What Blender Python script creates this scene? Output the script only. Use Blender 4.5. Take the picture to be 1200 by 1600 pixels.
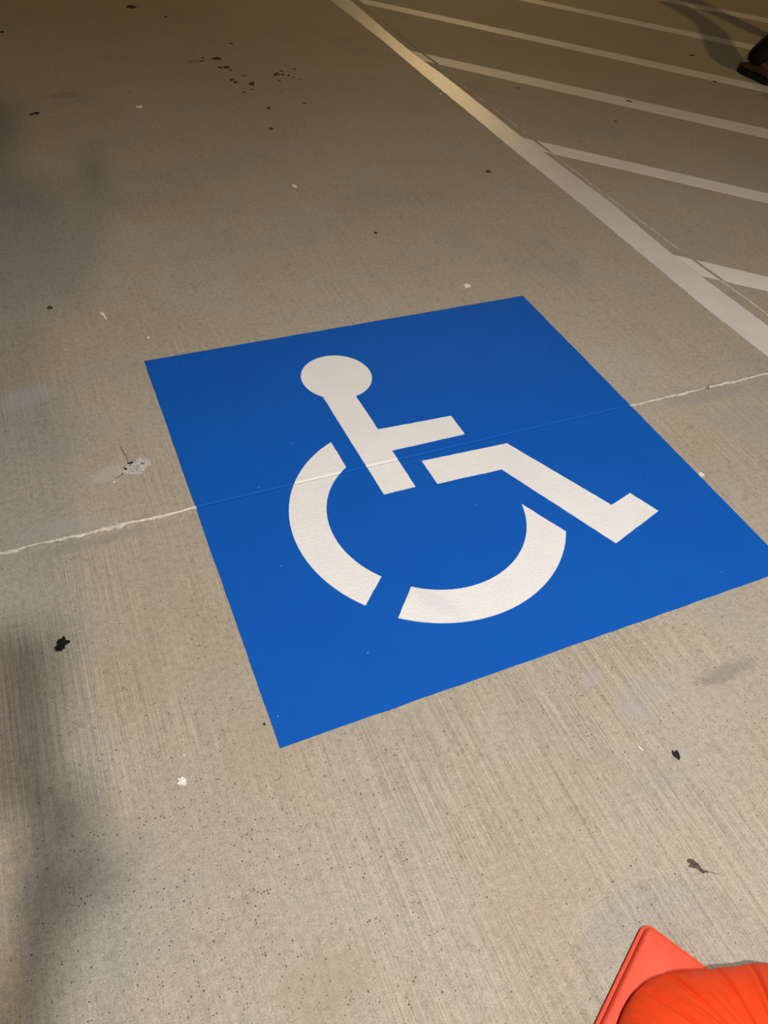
import bpy, bmesh, math, random
from mathutils import Vector, Matrix

for o in list(bpy.data.objects):
    bpy.data.objects.remove(o, do_unlink=True)
scene = bpy.context.scene
COL = scene.collection
random.seed(7)

# ------------------------------------------------------------------ camera
cam_d = bpy.data.cameras.new('camera')
cam_d.sensor_fit = 'VERTICAL'
cam_d.sensor_height = 36.0
cam_d.lens = 1186.94 / 1600.0 * 36.0
cam_d.clip_start = 0.01
cam = bpy.data.objects.new('camera', cam_d)
COL.objects.link(cam)
CAM = Vector((-0.161209, -0.611535, 1.28517))
RIGHT = Vector((0.917173, -0.391724, 0.073111))
UP = Vector((0.239012, 0.687583, 0.68564))
BACK = Vector((-0.318851, -0.611377, 0.72426))
rot = Matrix((RIGHT, UP, BACK)).transposed()
cam.matrix_world = Matrix.Translation(CAM) @ rot.to_4x4()
scene.camera = cam

# ------------------------------------------------------------------ world, lamps, exposure
world = bpy.data.worlds.new('night')
scene.world = world
world.use_nodes = True
wb = world.node_tree.nodes['Background']
wb.inputs[0].default_value = (1.0, 0.86, 0.66, 1)
wb.inputs[1].default_value = 0.02


def lamp(name, loc, energy, size, color, cone=None):
    d = bpy.data.lights.new(name, 'SPOT' if cone else 'POINT')
    if cone:                       # shaded downlight
        d.spot_size = math.radians(cone)
        d.spot_blend = 0.8
    d.energy = energy
    d.shadow_soft_size = size
    d.color = color
    ob = bpy.data.objects.new(name, d)
    COL.objects.link(ob)
    ob.location = loc
    return ob


# a white ceiling lamp over the foreground and an added white fill, a warm floodlight mast far behind, a warm lamp ahead beyond the frame
lamp('white_overhead_light', (0.03, -1.31, 2.55), 205, 0.05, (1.0, 0.965, 0.92), 160)
lamp('white_overhead_light', (1.00, -0.70, 2.50), 135, 0.15, (1.0, 0.965, 0.92), 160)  # unseen fill light, added to lift the shadows of the first
lamp('warm_floodlight', (-4.8, -60.0, 27.0), 50000, 1.3, (1.0, 0.66, 0.25))
lamp('warm_far_lamp', (7.0, 12.5, 3.2), 540, 0.25, (1.0, 0.68, 0.30))
scene.cycles.max_bounces = 4
scene.cycles.diffuse_bounces = 2
scene.cycles.glossy_bounces = 2

vs = scene.view_settings
vs.view_transform = 'Standard'
vs.look = 'None'
vs.gamma = 1.0
vs.use_curve_mapping = False
vs.exposure = 0.0


# ------------------------------------------------------------------ node helpers
def new_mat(name):
    m = bpy.data.materials.new(name)
    m.use_nodes = True
    nt = m.node_tree
    return m, nt, nt.nodes['Principled BSDF']


class NT:
    def __init__(self, nt):
        self.nt = nt

    def n(self, t, **kw):
        nd = self.nt.nodes.new(t)
        for k, v in kw.items():
            setattr(nd, k, v)
        return nd

    def set(self, sock, v):
        if hasattr(v, 'is_output') or isinstance(v, bpy.types.NodeSocket):
            self.nt.links.new(v, sock)
        else:
            sock.default_value = v

    def math(self, op, a, b=0.0, c=None, clamp=False):
        nd = self.n('ShaderNodeMath', operation=op)
        nd.use_clamp = clamp
        self.set(nd.inputs[0], a)
        self.set(nd.inputs[1], b)
        if c is not None:
            self.set(nd.inputs[2], c)
        return nd.outputs[0]

    def mix(self, f, a, b, blend='MIX'):
        nd = self.n('ShaderNodeMix', data_type='RGBA', blend_type=blend)
        self.set(nd.inputs[0], f)
        self.set(nd.inputs[6], a if not isinstance(a, tuple) else (*a, 1)[:4])
        self.set(nd.inputs[7], b if not isinstance(b, tuple) else (*b, 1)[:4])
        return nd.outputs[2]

    def noise(self, vec, scale, detail=2.0, rough=0.5, dist=0.0):
        nd = self.n('ShaderNodeTexNoise')
        self.set(nd.inputs['Vector'], vec)
        nd.inputs['Scale'].default_value = scale
        nd.inputs['Detail'].default_value = detail
        nd.inputs['Roughness'].default_value = rough
        nd.inputs['Distortion'].default_value = dist
        return nd.outputs['Fac']

    def ramp(self, f, lo, hi):
        nd = self.n('ShaderNodeMapRange')
        nd.interpolation_type = 'SMOOTHSTEP'
        self.set(nd.inputs[0], f)
        nd.inputs[1].default_value = lo
        nd.inputs[2].default_value = hi
        return nd.outputs[0]

    def mapping(self, vec, scale=(1, 1, 1), loc=(0, 0, 0), rotz=0):
        nd = self.n('ShaderNodeMapping')
        self.set(nd.inputs[0], vec)
        nd.inputs['Location'].default_value = loc
        nd.inputs['Rotation'].default_value = (0, 0, rotz)
        nd.inputs['Scale'].default_value = scale
        return nd.outputs[0]

    def blob(self, vec, centre, radii, rotz, lo=0.75, hi=1.0, warp=0.0, rag=None):
        """1 inside an ellipse, 0 outside, with a ragged soft edge"""
        mp = self.n('ShaderNodeMapping', vector_type='TEXTURE')
        self.set(mp.inputs[0], vec)
        mp.inputs['Location'].default_value = (*centre, 0)
        mp.inputs['Rotation'].default_value = (0, 0, rotz)
        mp.inputs['Scale'].default_value = (radii[0], radii[1], 1)
        ln = self.n('ShaderNodeVectorMath', operation='LENGTH')
        self.nt.links.new(mp.outputs[0], ln.inputs[0])
        d = ln.outputs['Value']
        if rag is not None:
            d = self.math('ADD', d, self.math('MULTIPLY', rag, warp))
        return self.math('SUBTRACT', 1.0, self.ramp(d, lo, hi))

    def bump(self, h, strength, dist, normal=None):
        nd = self.n('ShaderNodeBump')
        nd.inputs['Strength'].default_value = strength
        nd.inputs['Distance'].default_value = dist
        self.set(nd.inputs['Height'], h)
        if normal is not None:
            self.set(nd.inputs['Normal'], normal)
        return nd.outputs[0]


# ------------------------------------------------------------------ materials
def concrete_material():
    m, nt, bs = new_mat('broomed_concrete')
    N = NT(nt)
    co = N.n('ShaderNodeTexCoord').outputs['Object']
    big = N.noise(co, 0.9, 4, 0.6)
    mid = N.noise(co, 4.5, 5, 0.65)
    fine = N.noise(co, 85, 2, 0.7)
    grit = N.noise(co, 360, 2, 0.8)
    ragged = N.math('SUBTRACT', N.noise(co, 16, 3, 0.7), 0.5)
    streak1 = N.noise(N.mapping(co, (290, 4.0, 1), rotz=0.02), 1.0, 2, 0.6, 0.4)
    streak2 = N.noise(N.mapping(co, (62, 1.6, 1), rotz=0.02), 1.0, 1, 0.6, 0.6)
    near_m = N.blob(co, (0.35, -0.5), (2.2, 2.4), 0, 0.35, 1.05, 1.2, N.math('SUBTRACT', big, 0.5))
    smask = N.math('MULTIPLY', N.ramp(N.noise(co, 2.3, 3, 0.6), 0.38, 0.60), N.math('MULTIPLY_ADD', near_m, 0.85, 0.15))
    smask = N.math('MULTIPLY', smask, N.math('SUBTRACT', 1.0, N.math('MULTIPLY', N.blob(co, (-0.14, -0.2), (0.30, 0.30), 0, 0.3, 1.1, 0.9, ragged), 0.8)))
    c = N.mix(N.ramp(big, 0.35, 0.68), (0.395, 0.355, 0.292), (0.430, 0.396, 0.340))
    c = N.mix(N.ramp(mid, 0.38, 0.66), c, N.mix(0.5, c, (0.43, 0.375, 0.29)))
    # cooler grey patches and warmer ochre patches
    c = N.mix(N.math('MULTIPLY', N.ramp(N.noise(N.mapping(co, loc=(3, 7, 0)), 2.3, 4, 0.6), 0.50, 0.70), 0.55), c, (0.335, 0.325, 0.30))
    c = N.mix(N.math('MULTIPLY', N.ramp(N.noise(N.mapping(co, loc=(9, 2, 0)), 1.9, 4, 0.6), 0.52, 0.72), 0.45), c, (0.41, 0.325, 0.22))
    # grain
    g = N.math('ADD', N.math('MULTIPLY', N.math('SUBTRACT', fine, 0.5), 0.62), N.math('MULTIPLY', N.math('SUBTRACT', grit, 0.5), 1.25))
    st = N.math('ADD', N.math('MULTIPLY', N.math('SUBTRACT', streak1, 0.5), 1.15), N.math('MULTIPLY', N.math('SUBTRACT', streak2, 0.5), 0.16))
    st = N.math('MULTIPLY', st, N.math('MULTIPLY_ADD', smask, 0.85, 0.15))
    val = N.math('ADD', N.math('ADD', g, st), 1.0)
    cc = N.n('ShaderNodeCombineColor')
    for i in range(3):
        nt.links.new(val, cc.inputs[i])
    c = N.mix(1.0, c, cc.outputs[0], 'MULTIPLY')
    # mottled darker worn spots
    mott = N.ramp(N.noise(co, 26, 4, 0.72), 0.56, 0.72)
    c = N.mix(N.math('MULTIPLY', mott, 0.36), c, (0.20, 0.175, 0.14))
    # pin-holes, denser where the surface is worn open (centred near the foreground)
    open_m = N.blob(co, (-0.12, -0.17), (0.46, 0.42), 0.3, 0.2, 1.15, 0.9, ragged)
    open_m = N.math('MAXIMUM', open_m, N.math('MULTIPLY', N.blob(co, (0.72, -0.1), (0.42, 0.22), -0.3, 0.2, 1.1, 0.9, ragged), 0.8))
    vor = N.n('ShaderNodeTexVoronoi')
    nt.links.new(co, vor.inputs['Vector'])
    vor.inputs['Scale'].default_value = 210
    vor.inputs['Randomness'].default_value = 1.0
    sep = N.n('ShaderNodeSeparateColor')
    nt.links.new(vor.outputs['Color'], sep.inputs[0])
    keep = N.math('GREATER_THAN', N.math('ADD', sep.outputs[0], N.math('MULTIPLY', open_m, 0.20)), 0.955)
    dia = N.math('MULTIPLY_ADD', sep.outputs[1], 0.25, 0.10)
    hole = N.math('MULTIPLY', keep, N.math('LESS_THAN', vor.outputs['Distance'], dia))
    c = N.mix(N.math('MULTIPLY', hole, 0.75), c, (0.055, 0.045, 0.035))
    # pale flecks of sand
    vor2 = N.n('ShaderNodeTexVoronoi')
    nt.links.new(co, vor2.inputs['Vector'])
    vor2.inputs['Scale'].default_value = 190
    sep2 = N.n('ShaderNodeSeparateColor')
    nt.links.new(vor2.outputs['Color'], sep2.inputs[0])
    fleck = N.math('MULTIPLY', N.math('GREATER_THAN', sep2.outputs[0], 0.93), N.math('LESS_THAN', vor2.outputs['Distance'], 0.28))
    c = N.mix(N.math('MULTIPLY', fleck, 0.4), c, (0.62, 0.56, 0.46))
    # stains that have a shape of their own
    def stain(centre, radii, rz, col, amt, warp=0.9, ws=14, lo=0.3, hi=1.1):
        nonlocal c
        b = N.blob(co, centre, radii, rz, lo, hi, warp * 1.3, ragged)
        c = N.mix(N.math('MULTIPLY', b, amt), c, col)
    stain((-0.155, 0.805), (0.075, 0.03), 0.2, (0.50, 0.48, 0.47), 0.55)
    stain((-0.314, 1.156), (0.10, 0.06), 0.2, (0.47, 0.44, 0.45), 0.45)
    stain((0.89, -0.166), (0.09, 0.022), 0.05, (0.20, 0.19, 0.18), 0.5, 0.9, 25)
    stain((0.68, -0.15), (0.09, 0.05), 0.3, (0.40, 0.385, 0.40), 0.45)
    stain((0.62, -0.08), (0.04, 0.025), 0.3, (0.42, 0.40, 0.43), 0.4)
    stain((1.45, 0.60), (0.20, 0.05), 0.0, (0.30, 0.29, 0.285), 0.5)
    stain((1.50, 0.45), (0.17, 0.12), -0.5, (0.33, 0.315, 0.30), 0.45, 1.0, 8)
    stain((-0.22, 0.60), (0.20, 0.02), 0.0, (0.30, 0.28, 0.25), 0.5)
    stain((-0.30, 0.665), (0.12, 0.03), 0.0, (0.42, 0.41, 0.40), 0.5)
    stain((0.05, 3.3), (0.09, 0.06), 0.2, (0.20, 0.17, 0.13), 0.35)
    stain((0.72, 3.66), (0.05, 0.03), 0.2, (0.18, 0.15, 0.11), 0.45, 1.2, 30)
    stain((0.60, 4.65), (0.045, 0.05), 0.2, (0.10, 0.08, 0.06), 0.6, 0.8, 30)
    stain((-0.05, -0.38), (0.09, 0.07), 0.4, (0.40, 0.31, 0.19), 0.35)
    stain((0.0, 0.02), (0.12, 0.10), 0.4, (0.42, 0.33, 0.21), 0.3)
    nt.links.new(c, bs.inputs['Base Color'])
    bs.inputs['Roughness'].default_value = 0.78
    bs.inputs['Specular IOR Level'].default_value = 0.25
    h = N.math('ADD', N.math('MULTIPLY', st, 0.55), N.math('MULTIPLY', N.math('SUBTRACT', grit, 0.5), 0.9))
    h = N.math('SUBTRACT', h, N.math('MULTIPLY', hole, 0.8))
    nt.links.new(N.bump(h, 0.55, 0.0022), bs.inputs['Normal'])
    return m


def paint_material(name, col, col2, rough, bump, wear=0.0, wearcol=(0.3, 0.27, 0.22), spec=0.4, glitter=False, scuff=False):
    m, nt, bs = new_mat(name)
    N = NT(nt)
    co = N.n('ShaderNodeTexCoord').outputs['Object']
    a = N.noise(co, 7, 4, 0.6)
    g = N.noise(co, 170, 3, 0.75)
    g2 = N.noise(co, 420, 2, 0.7)
    c = N.mix(N.ramp(a, 0.3, 0.7), col, col2)
    if wear:
        w = N.ramp(N.noise(N.mapping(co, (90, 9, 1), rotz=0.03), 1.0, 4, 0.75, 0.5), 0.60, 0.80)
        w2 = N.ramp(N.noise(co, 5, 3, 0.6), 0.42, 0.62)
        c = N.mix(N.math('MULTIPLY', N.math('MULTIPLY', w, w2), wear), c, wearcol)
        sp = N.ramp(N.noise(co, 110, 3, 0.8), 0.68, 0.78)
        c = N.mix(N.math('MULTIPLY', sp, wear), c, wearcol)
    if glitter:
        vor = N.n('ShaderNodeTexVoronoi')
        nt.links.new(co, vor.inputs['Vector'])
        vor.inputs['Scale'].default_value = 130
        sep = N.n('ShaderNodeSeparateColor')
        nt.links.new(vor.outputs['Color'], sep.inputs[0])
        k = N.math('MULTIPLY', N.math('GREATER_THAN', sep.outputs[0], 0.9965), N.math('LESS_THAN', vor.outputs['Distance'], 0.13))
        c = N.mix(N.math('MULTIPLY', k, 0.7), c, (0.75, 0.82, 0.9))
    if scuff:
        s1 = N.blob(co, (0.41, 0.19), (0.03, 0.10), 0.5, 0.2, 1.0, 0.9, N.math('SUBTRACT', a, 0.5))
        c = N.mix(N.math('MULTIPLY', s1, 0.16), c, (0.45, 0.55, 0.72))
    nt.links.new(c, bs.inputs['Base Color'])
    bs.inputs['Roughness'].default_value = rough
    bs.inputs['Specular IOR Level'].default_value = spec
    h = N.math('ADD', g, N.math('MULTIPLY', g2, 0.5))
    nt.links.new(N.bump(h, bump, 0.003), bs.inputs['Normal'])
    return m


def plain_material(name, col, rough=0.6, var=0.12, scale=30, bump=0.2, spec=0.4, bdist=0.002, sheen=0.0):
    m, nt, bs = new_mat(name)
    N = NT(nt)
    co = N.n('ShaderNodeTexCoord').outputs['Object']
    nz = N.noise(co, scale, 4, 0.65)
    lo = tuple(v * (1 - var) for v in col)
    hi = tuple(min(1, v * (1 + var)) for v in col)
    nt.links.new(N.mix(N.ramp(nz, 0.3, 0.7), lo, hi), bs.inputs['Base Color'])
    bs.inputs['Roughness'].default_value = rough
    bs.inputs['Specular IOR Level'].default_value = spec
    if sheen:
        bs.inputs['Sheen Weight'].default_value = sheen
    nt.links.new(N.bump(nz, bump, bdist), bs.inputs['Normal'])
    return m


M_CONC = concrete_material()
M_BLUE = paint_material('blue_traffic_paint', (0.004, 0.100, 0.50), (0.004, 0.106, 0.52), 0.70, 0.35, spec=0.12, glitter=True)
M_WHITE = paint_material('fresh_white_traffic_paint', (0.85, 0.845, 0.865), (0.89, 0.885, 0.90), 0.55, 0.65, spec=0.35, scuff=True)
M_OLDWHITE = paint_material('worn_white_traffic_paint', (0.72, 0.69, 0.67), (0.78, 0.755, 0.74), 0.40, 0.28, wear=0.45, spec=0.5)
M_HATCH = paint_material('faded_hatch_paint', (0.74, 0.71, 0.68), (0.80, 0.77, 0.74), 0.6, 0.25, wear=0.25, spec=0.3)
M_SEAL = plain_material('pale_joint_sealant', (0.60, 0.57, 0.53), 0.8, 0.22, 60, 0.6, 0.2)
M_SUB = plain_material('joint_bottom_grit', (0.13, 0.11, 0.09), 0.9, 0.3, 80, 0.3, 0.1)
M_TAR = plain_material('black_sticky_residue', (0.006, 0.006, 0.006), 0.42, 0.3, 400, 0.8, 0.4)
M_OIL = plain_material('dark_brown_oil_drip', (0.045, 0.033, 0.02), 0.6, 0.35, 200, 0.6, 0.3)
M_GREASE = plain_material('grey_grease_smear', (0.085, 0.07, 0.055), 0.7, 0.45, 120, 0.6, 0.25)
M_CHIP = plain_material('white_paint_chip', (0.85, 0.82, 0.78), 0.6, 0.06, 120, 0.3, 0.3)
M_SPILL = plain_material('dried_white_splash', (0.52, 0.50, 0.48), 0.8, 0.30, 150, 0.5, 0.2)
M_PLASTIC = plain_material('orange_moulded_plastic', (0.93, 0.098, 0.048), 0.5, 0.03, 30, 0.08, 0.35)
M_FABRIC = plain_material('orange_coated_fabric', (0.90, 0.066, 0.010), 0.55, 0.05, 60, 0.10, 0.30)
M_LEATHER = plain_material('brown_boot_leather', (0.10, 0.055, 0.030), 0.6, 0.3, 60, 0.4, 0.35)
M_RUBBER = plain_material('black_rubber', (0.012, 0.011, 0.010), 0.7, 0.2, 90, 0.3, 0.3)
M_TROUSER = plain_material('black_work_cloth', (0.010, 0.010, 0.012), 0.9, 0.25, 140, 0.4, 0.1)
M_SHIRT = plain_material('dark_grey_cotton', (0.05, 0.052, 0.058), 0.9, 0.2, 140, 0.4, 0.1)
M_SKIN = plain_material('skin', (0.48, 0.27, 0.18), 0.55, 0.06, 40, 0.1, 0.4)
M_HAIR = plain_material('dark_hair', (0.02, 0.013, 0.009), 0.6, 0.3, 200, 0.6, 0.3)
M_EYE = plain_material('eye_white', (0.75, 0.73, 0.70), 0.3, 0.03, 40, 0.0, 0.5)
M_PUPIL = plain_material('dark_iris', (0.03, 0.02, 0.015), 0.2, 0.1, 40, 0.0, 0.5)
M_LIP = plain_material('lips', (0.36, 0.13, 0.10), 0.5, 0.06, 60, 0.1, 0.4)
M_LACE = plain_material('tan_boot_lace', (0.30, 0.20, 0.10), 0.8, 0.2, 200, 0.4, 0.2)
M_GLASS = plain_material('phone_glass_black', (0.01, 0.01, 0.012), 0.12, 0.1, 20, 0.0, 0.5)


# ------------------------------------------------------------------ object helpers
def tag(o, label=None, cat=None, group=None, kind=None):
    if label:
        o['label'] = label
    if cat:
        o['category'] = cat
    if group:
        o['group'] = group
    if kind:
        o['kind'] = kind
    return o


def empty(name, loc=(0, 0, 0)):
    o = bpy.data.objects.new(name, None)
    o.empty_display_size = 0.05
    COL.objects.link(o)
    o.location = loc
    return o


def from_bm(name, bm, mat, parent=None, smooth=False, loc=None):
    me = bpy.data.meshes.new(name)
    bmesh.ops.recalc_face_normals(bm, faces=bm.faces)
    bm.to_mesh(me)
    bm.free()
    me.materials.append(mat)
    if smooth:
        for p in me.polygons:
            p.use_smooth = True
    o = bpy.data.objects.new(name, me)
    COL.objects.link(o)
    if loc is not None:
        o.location = loc
    if parent is not None:
        o.parent = parent
        o.matrix_parent_inverse = Matrix.Translation(-Vector(parent.location))
    return o


def slab_bm(poly, z0, z1):
    """solid of one ground outline between two heights"""
    bm = bmesh.new()
    lo = [bm.verts.new((x, y, z0)) for x, y in poly]
    hi = [bm.verts.new((x, y, z1)) for x, y in poly]
    n = len(poly)
    bm.faces.new(hi)
    bm.faces.new(lo[::-1])
    for i in range(n):
        bm.faces.new((lo[i], lo[(i + 1) % n], hi[(i + 1) % n], hi[i]))
    return bm


YJ = 0.6255          # the transverse control joint crosses under the blue square
YJS = -0.0050        # and runs slightly askew


def yj(x):
    return YJ + YJS * (x - 0.6)


def groove(x, y):
    d = abs(y - yj(x))
    return -0.0016 * max(0.0, 1 - d / 0.0042) + 0.0003 * math.exp(-((d - 0.008) / 0.004) ** 2)


def paint(name, poly, z1, mat, parent, over_joint=True):
    """a coat of paint; where it crosses the joint it dips into it"""
    bm = slab_bm(poly, -0.004 if over_joint else -0.001, z1)
    if over_joint:
        nrm = Vector((-YJS, 1, 0)).normalized()
        for d in (-0.020, -0.014, -0.010, -0.0075, -0.0042, -0.002, 0.0, 0.002, 0.0042, 0.0075, 0.010, 0.014, 0.020):
            bmesh.ops.bisect_plane(bm, geom=bm.verts[:] + bm.edges[:] + bm.faces[:], dist=1e-6,
                                   plane_co=(0.6, YJ + d, 0), plane_no=nrm)
        for v in bm.verts:
            if v.co.z > 0:
                v.co.z += groove(v.co.x, v.co.y)
            else:
                v.co.z = -0.006
        bmesh.ops.triangulate(bm, faces=[f for f in bm.faces if len(f.verts) > 4])
    return from_bm(name, bm, mat, parent)


# ------------------------------------------------------------------ floor: concrete slabs with open joints
floor = empty('floor')
tag(floor, 'broom finished concrete parking deck with tooled joints', kind='structure')
XJ_PTS = [(2.02, 60.0), (2.02, 14.0), (1.995, 6.0), (1.985, 4.0), (1.965, 3.2), (1.958, 2.4), (1.956, 1.8), (1.960, 1.3), (1.970, 0.9),
          (1.972, 0.62), (1.98, -2.0), (2.0, -14.0), (2.0, -40.0)]


def xj(y):
    for (xa, ya), (xb, yb) in zip(XJ_PTS, XJ_PTS[1:]):
        if yb <= y <= ya:
            t = (y - yb) / (ya - yb)
            return xb + (xa - xb) * t
    return XJ_PTS[0][0]


GW = 0.0025
XS_L, XS_R, YS_N, YS_F = -45.0, 45.0, -40.0, 60.0


def joint_edge(ya, yb, off):
    ys = [ya] + [y for _, y in (XJ_PTS[::-1] if yb > ya else XJ_PTS) if min(ya, yb) < y < max(ya, yb)] + [yb]
    return [(xj(y) + off, y) for y in ys]


def floor_slab(poly):
    bm = slab_bm(poly, -0.12, 0.0)
    top = [e for e in bm.edges if all(v.co.z > -0.01 for v in e.verts)]
    bmesh.ops.bevel(bm, geom=top, offset=0.0018, segments=2, affect='EDGES', profile=0.5)
    return from_bm('concrete_slab', bm, M_CONC, floor)


yL, yR, yM = yj(XS_L), yj(XS_R), yj(1.97)
floor_slab([(XS_L, yL + GW), *[(x, y) for x, y in joint_edge(yM + GW, YS_F, -0.0015)], (XS_L, YS_F)])
floor_slab([(XS_L, YS_N), *[(x, y) for x, y in joint_edge(YS_N, yM - GW, -0.0015)], (XS_L, yL - GW)])
floor_slab([*joint_edge(YS_F, yM + GW, 0.0015), (XS_R, yR + GW), (XS_R, YS_F)])
floor_slab([*joint_edge(yM - GW, YS_N, 0.0015), (XS_R, YS_N), (XS_R, yR - GW)])
from_bm('joint_bottom', slab_bm([(XS_L, YS_N), (XS_R, YS_N), (XS_R, YS_F), (XS_L, YS_F)], -0.14, -0.008), M_SUB, floor)


def ragged_strip(name, pts, widths, z, mat, parent, seed, jit=0.35):
    rnd = random.Random(seed)
    bm = bmesh.new()
    L = []
    for i in range(len(pts)):
        a = Vector(pts[max(i - 1, 0)])
        b = Vector(pts[min(i + 1, len(pts) - 1)])
        t = (b - a).normalized()
        nrm = Vector((-t.y, t.x))
        p = Vector(pts[i])
        w = widths[i]
        l = p + nrm * w * (0.5 + rnd.uniform(-jit, jit))
        r = p - nrm * w * (0.5 + rnd.uniform(-jit, jit))
        zz = z + rnd.uniform(-0.0003, 0.0006)
        L.append((bm.verts.new((l.x, l.y, -0.006)), bm.verts.new((l.x, l.y, z * 0.4)), bm.verts.new((p.x, p.y, zz)),
                  bm.verts.new((r.x, r.y, z * 0.4)), bm.verts.new((r.x, r.y, -0.006))))
    for A, B in zip(L, L[1:]):
        for k in range(4):
            bm.faces.new((A[k], B[k], B[k + 1], A[k + 1]))
    return from_bm(name, bm, mat, parent)


def line_pts(f, a, b, step):
    n = max(2, int((b - a) / step))
    return [f(a + (b - a) * i / n) for i in range(n + 1)]


def wob(x, s):
    return 0.0012 * math.sin(x * 37 + s) + 0.0009 * math.sin(x * 91 + 2 * s)


# pale sealant squeezed out of the joint on either side of the blue square
pl = line_pts(lambda x: (x, yj(x) + wob(x, 1)), -2.2, 0.002, 0.007)
ragged_strip('joint_sealant', pl, [0.0085 + 0.003 * math.sin(x * 23) + 0.002 * math.sin(x * 61) for x, _ in pl], 0.0028, M_SEAL, floor, 3)
pr_ = line_pts(lambda x: (x, yj(x) + wob(x, 2)), 1.218, 1.485, 0.007)
ragged_strip('joint_sealant', pr_, [0.0062 + 0.002 * math.sin(x * 33) for x, _ in pr_], 0.0024, M_SEAL, floor, 4)
pr_ = line_pts(lambda x: (x, yj(x) + wob(x, 2)), 1.50, 1.966, 0.007)
ragged_strip('joint_sealant', pr_, [0.0062 + 0.002 * math.sin(x * 33) for x, _ in pr_], 0.0024, M_SEAL, floor, 5)
# thin pale sealant left in stretches of the long joint by the stall line
for a, b, w, sd in ((0.64, 1.11, 0.0060, 6), (1.31, 2.24, 0.0046, 7), (2.44, 3.40, 0.0050, 8), (-1.5, 0.615, 0.006, 11)):
    pp = line_pts(lambda y: (xj(y) + wob(y, 3), y), a, b, 0.012)
    ragged_strip('joint_sealant', pp, [w * (0.8 + 0.4 * math.sin(y * 19) ** 2) for _, y in pp], 0.0022, M_SEAL, floor, sd)


# ------------------------------------------------------------------ the painted accessible-parking symbol
S = 1.22
sym = empty('accessible_parking_symbol', (S / 2, S / 2, 0))
tag(sym, 'freshly painted blue square with white wheelchair figure on the concrete', 'pavement marking')
rnd = random.Random(5)


def wavy(poly, step=0.012, amp=0.0006):
    out = []
    n = len(poly)
    for i in range(n):
        a, b = Vector(poly[i]), Vector(poly[(i + 1) % n])
        d = (b - a)
        k = max(1, int(d.length / step))
        nrm = Vector((-d.y, d.x)).normalized()
        for j in range(k):
            p = a + d * (j / k)
            if j:
                p = p + nrm * rnd.uniform(-amp, amp)
            out.append((p.x, p.y))
    return out


blue = paint('blue_background', wavy([(0, 0), (S, 0), (S, S), (0, S)], 0.03, 0.0007), 0.0012, M_BLUE, sym)
blue['label'] = 'solid blue painted square'
HZ = 0.0026
HC, HR = Vector((0.4821, 0.9930)), 0.0988


def arc(c, r, a0, a1, n):
    return [(c[0] + r * math.cos(a0 + (a1 - a0) * i / n), c[1] + r * math.sin(a0 + (a1 - a0) * i / n)) for i in range(n + 1)]


def ang(c, p):
    return math.atan2(p[1] - c[1], p[0] - c[0])


a_r = ang(HC, (0.502, 0.893))
a_l = ang(HC, (0.415, 0.920)) + 2 * math.pi
body_poly = arc(HC, HR, a_r, a_l, 72) + [(0.420, 0.727), (0.426, 0.525), (0.509, 0.524), (0.507, 0.662), (0.714, 0.660), (0.713, 0.738), (0.505, 0.748)]
b_ = paint('figure_body', wavy(body_poly, 0.014, 0.0005), HZ, M_WHITE, sym)
b_['label'] = 'white round head, torso and arm of the figure'
leg_poly = [(0.562, 0.602), (0.564, 0.516), (0.741, 0.510), (0.874, 0.203), (1.036, 0.255), (1.006, 0.330), (0.937, 0.311), (0.803, 0.592)]
l_ = paint('figure_leg', wavy(leg_poly, 0.014, 0.0005), HZ, M_WHITE, sym)
l_['label'] = 'white bent leg and foot of the figure'
co_, ro_ = (0.4983, 0.4487), 0.3173
ci_, ri_ = (0.4971, 0.4470), 0.2299
wl = arc(co_, ro_, ang(co_, (0.373, 0.737)), ang(co_, (0.260, 0.236)) + 2 * math.pi, 60) + \
    arc(ci_, ri_, ang(ci_, (0.322, 0.296)) + 2 * math.pi, ang(ci_, (0.376, 0.640)), 50)
w_ = paint('wheel_arc', wavy(wl, 0.014, 0.0005), HZ, M_WHITE, sym)
w_['label'] = 'white left arc of the wheel'
co2, ro2 = (0.5064, 0.4466), 0.3250
ci2, ri2 = (0.5058, 0.4330), 0.2264
wr = arc(co2, ro2, ang(co2, (0.313, 0.185)), ang(co2, (0.781, 0.274)), 60) + \
    arc(ci2, ri2, ang(ci2, (0.729, 0.387)), ang(ci2, (0.372, 0.250)), 50)
w_ = paint('wheel_arc', wavy(wr, 0.014, 0.0005), HZ, M_WHITE, sym)
w_['label'] = 'white lower right arc of the wheel'


# ------------------------------------------------------------------ stall line and hatch stripes
def interp(tab, y):
    for (xa, ya), (xb, yb) in zip(tab, tab[1:]):
        if yb <= y <= ya:
            t = (y - yb) / (ya - yb)
            return xb + (xa - xb) * t
    return tab[0][0] if y > tab[0][1] else tab[-1][0]


LINE_L = [(1.832, 9.0), (1.832, 4.69), (1.838, 3.864), (1.824, 3.374), (1.812, 2.632), (1.804, 2.313), (1.804, 1.753), (1.796, 1.497),
          (1.793, 1.299), (1.786, 0.985), (1.790, 0.692), (1.79, -3)]
LINE_R = [(1.962, 9.0), (1.962, 4.677), (1.936, 4.054), (1.918, 3.627), (1.924, 3.463), (1.930, 3.207), (1.922, 2.671), (1.917, 2.417),
          (1.928, 2.257), (1.932, 1.72), (1.911, 1.353), (1.911, 1.158), (1.918, 0.826), (1.92, -3)]
ys = [9 - i * 0.02 for i in range(int(12 / 0.02) + 1)]
rl = random.Random(21)
stall_poly = [(interp(LINE_L, y) + rl.uniform(-0.0016, 0.0016), y) for y in ys] + \
             [(interp(LINE_R, y) + rl.uniform(-0.0016, 0.0016), y) for y in reversed(ys)]


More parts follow.
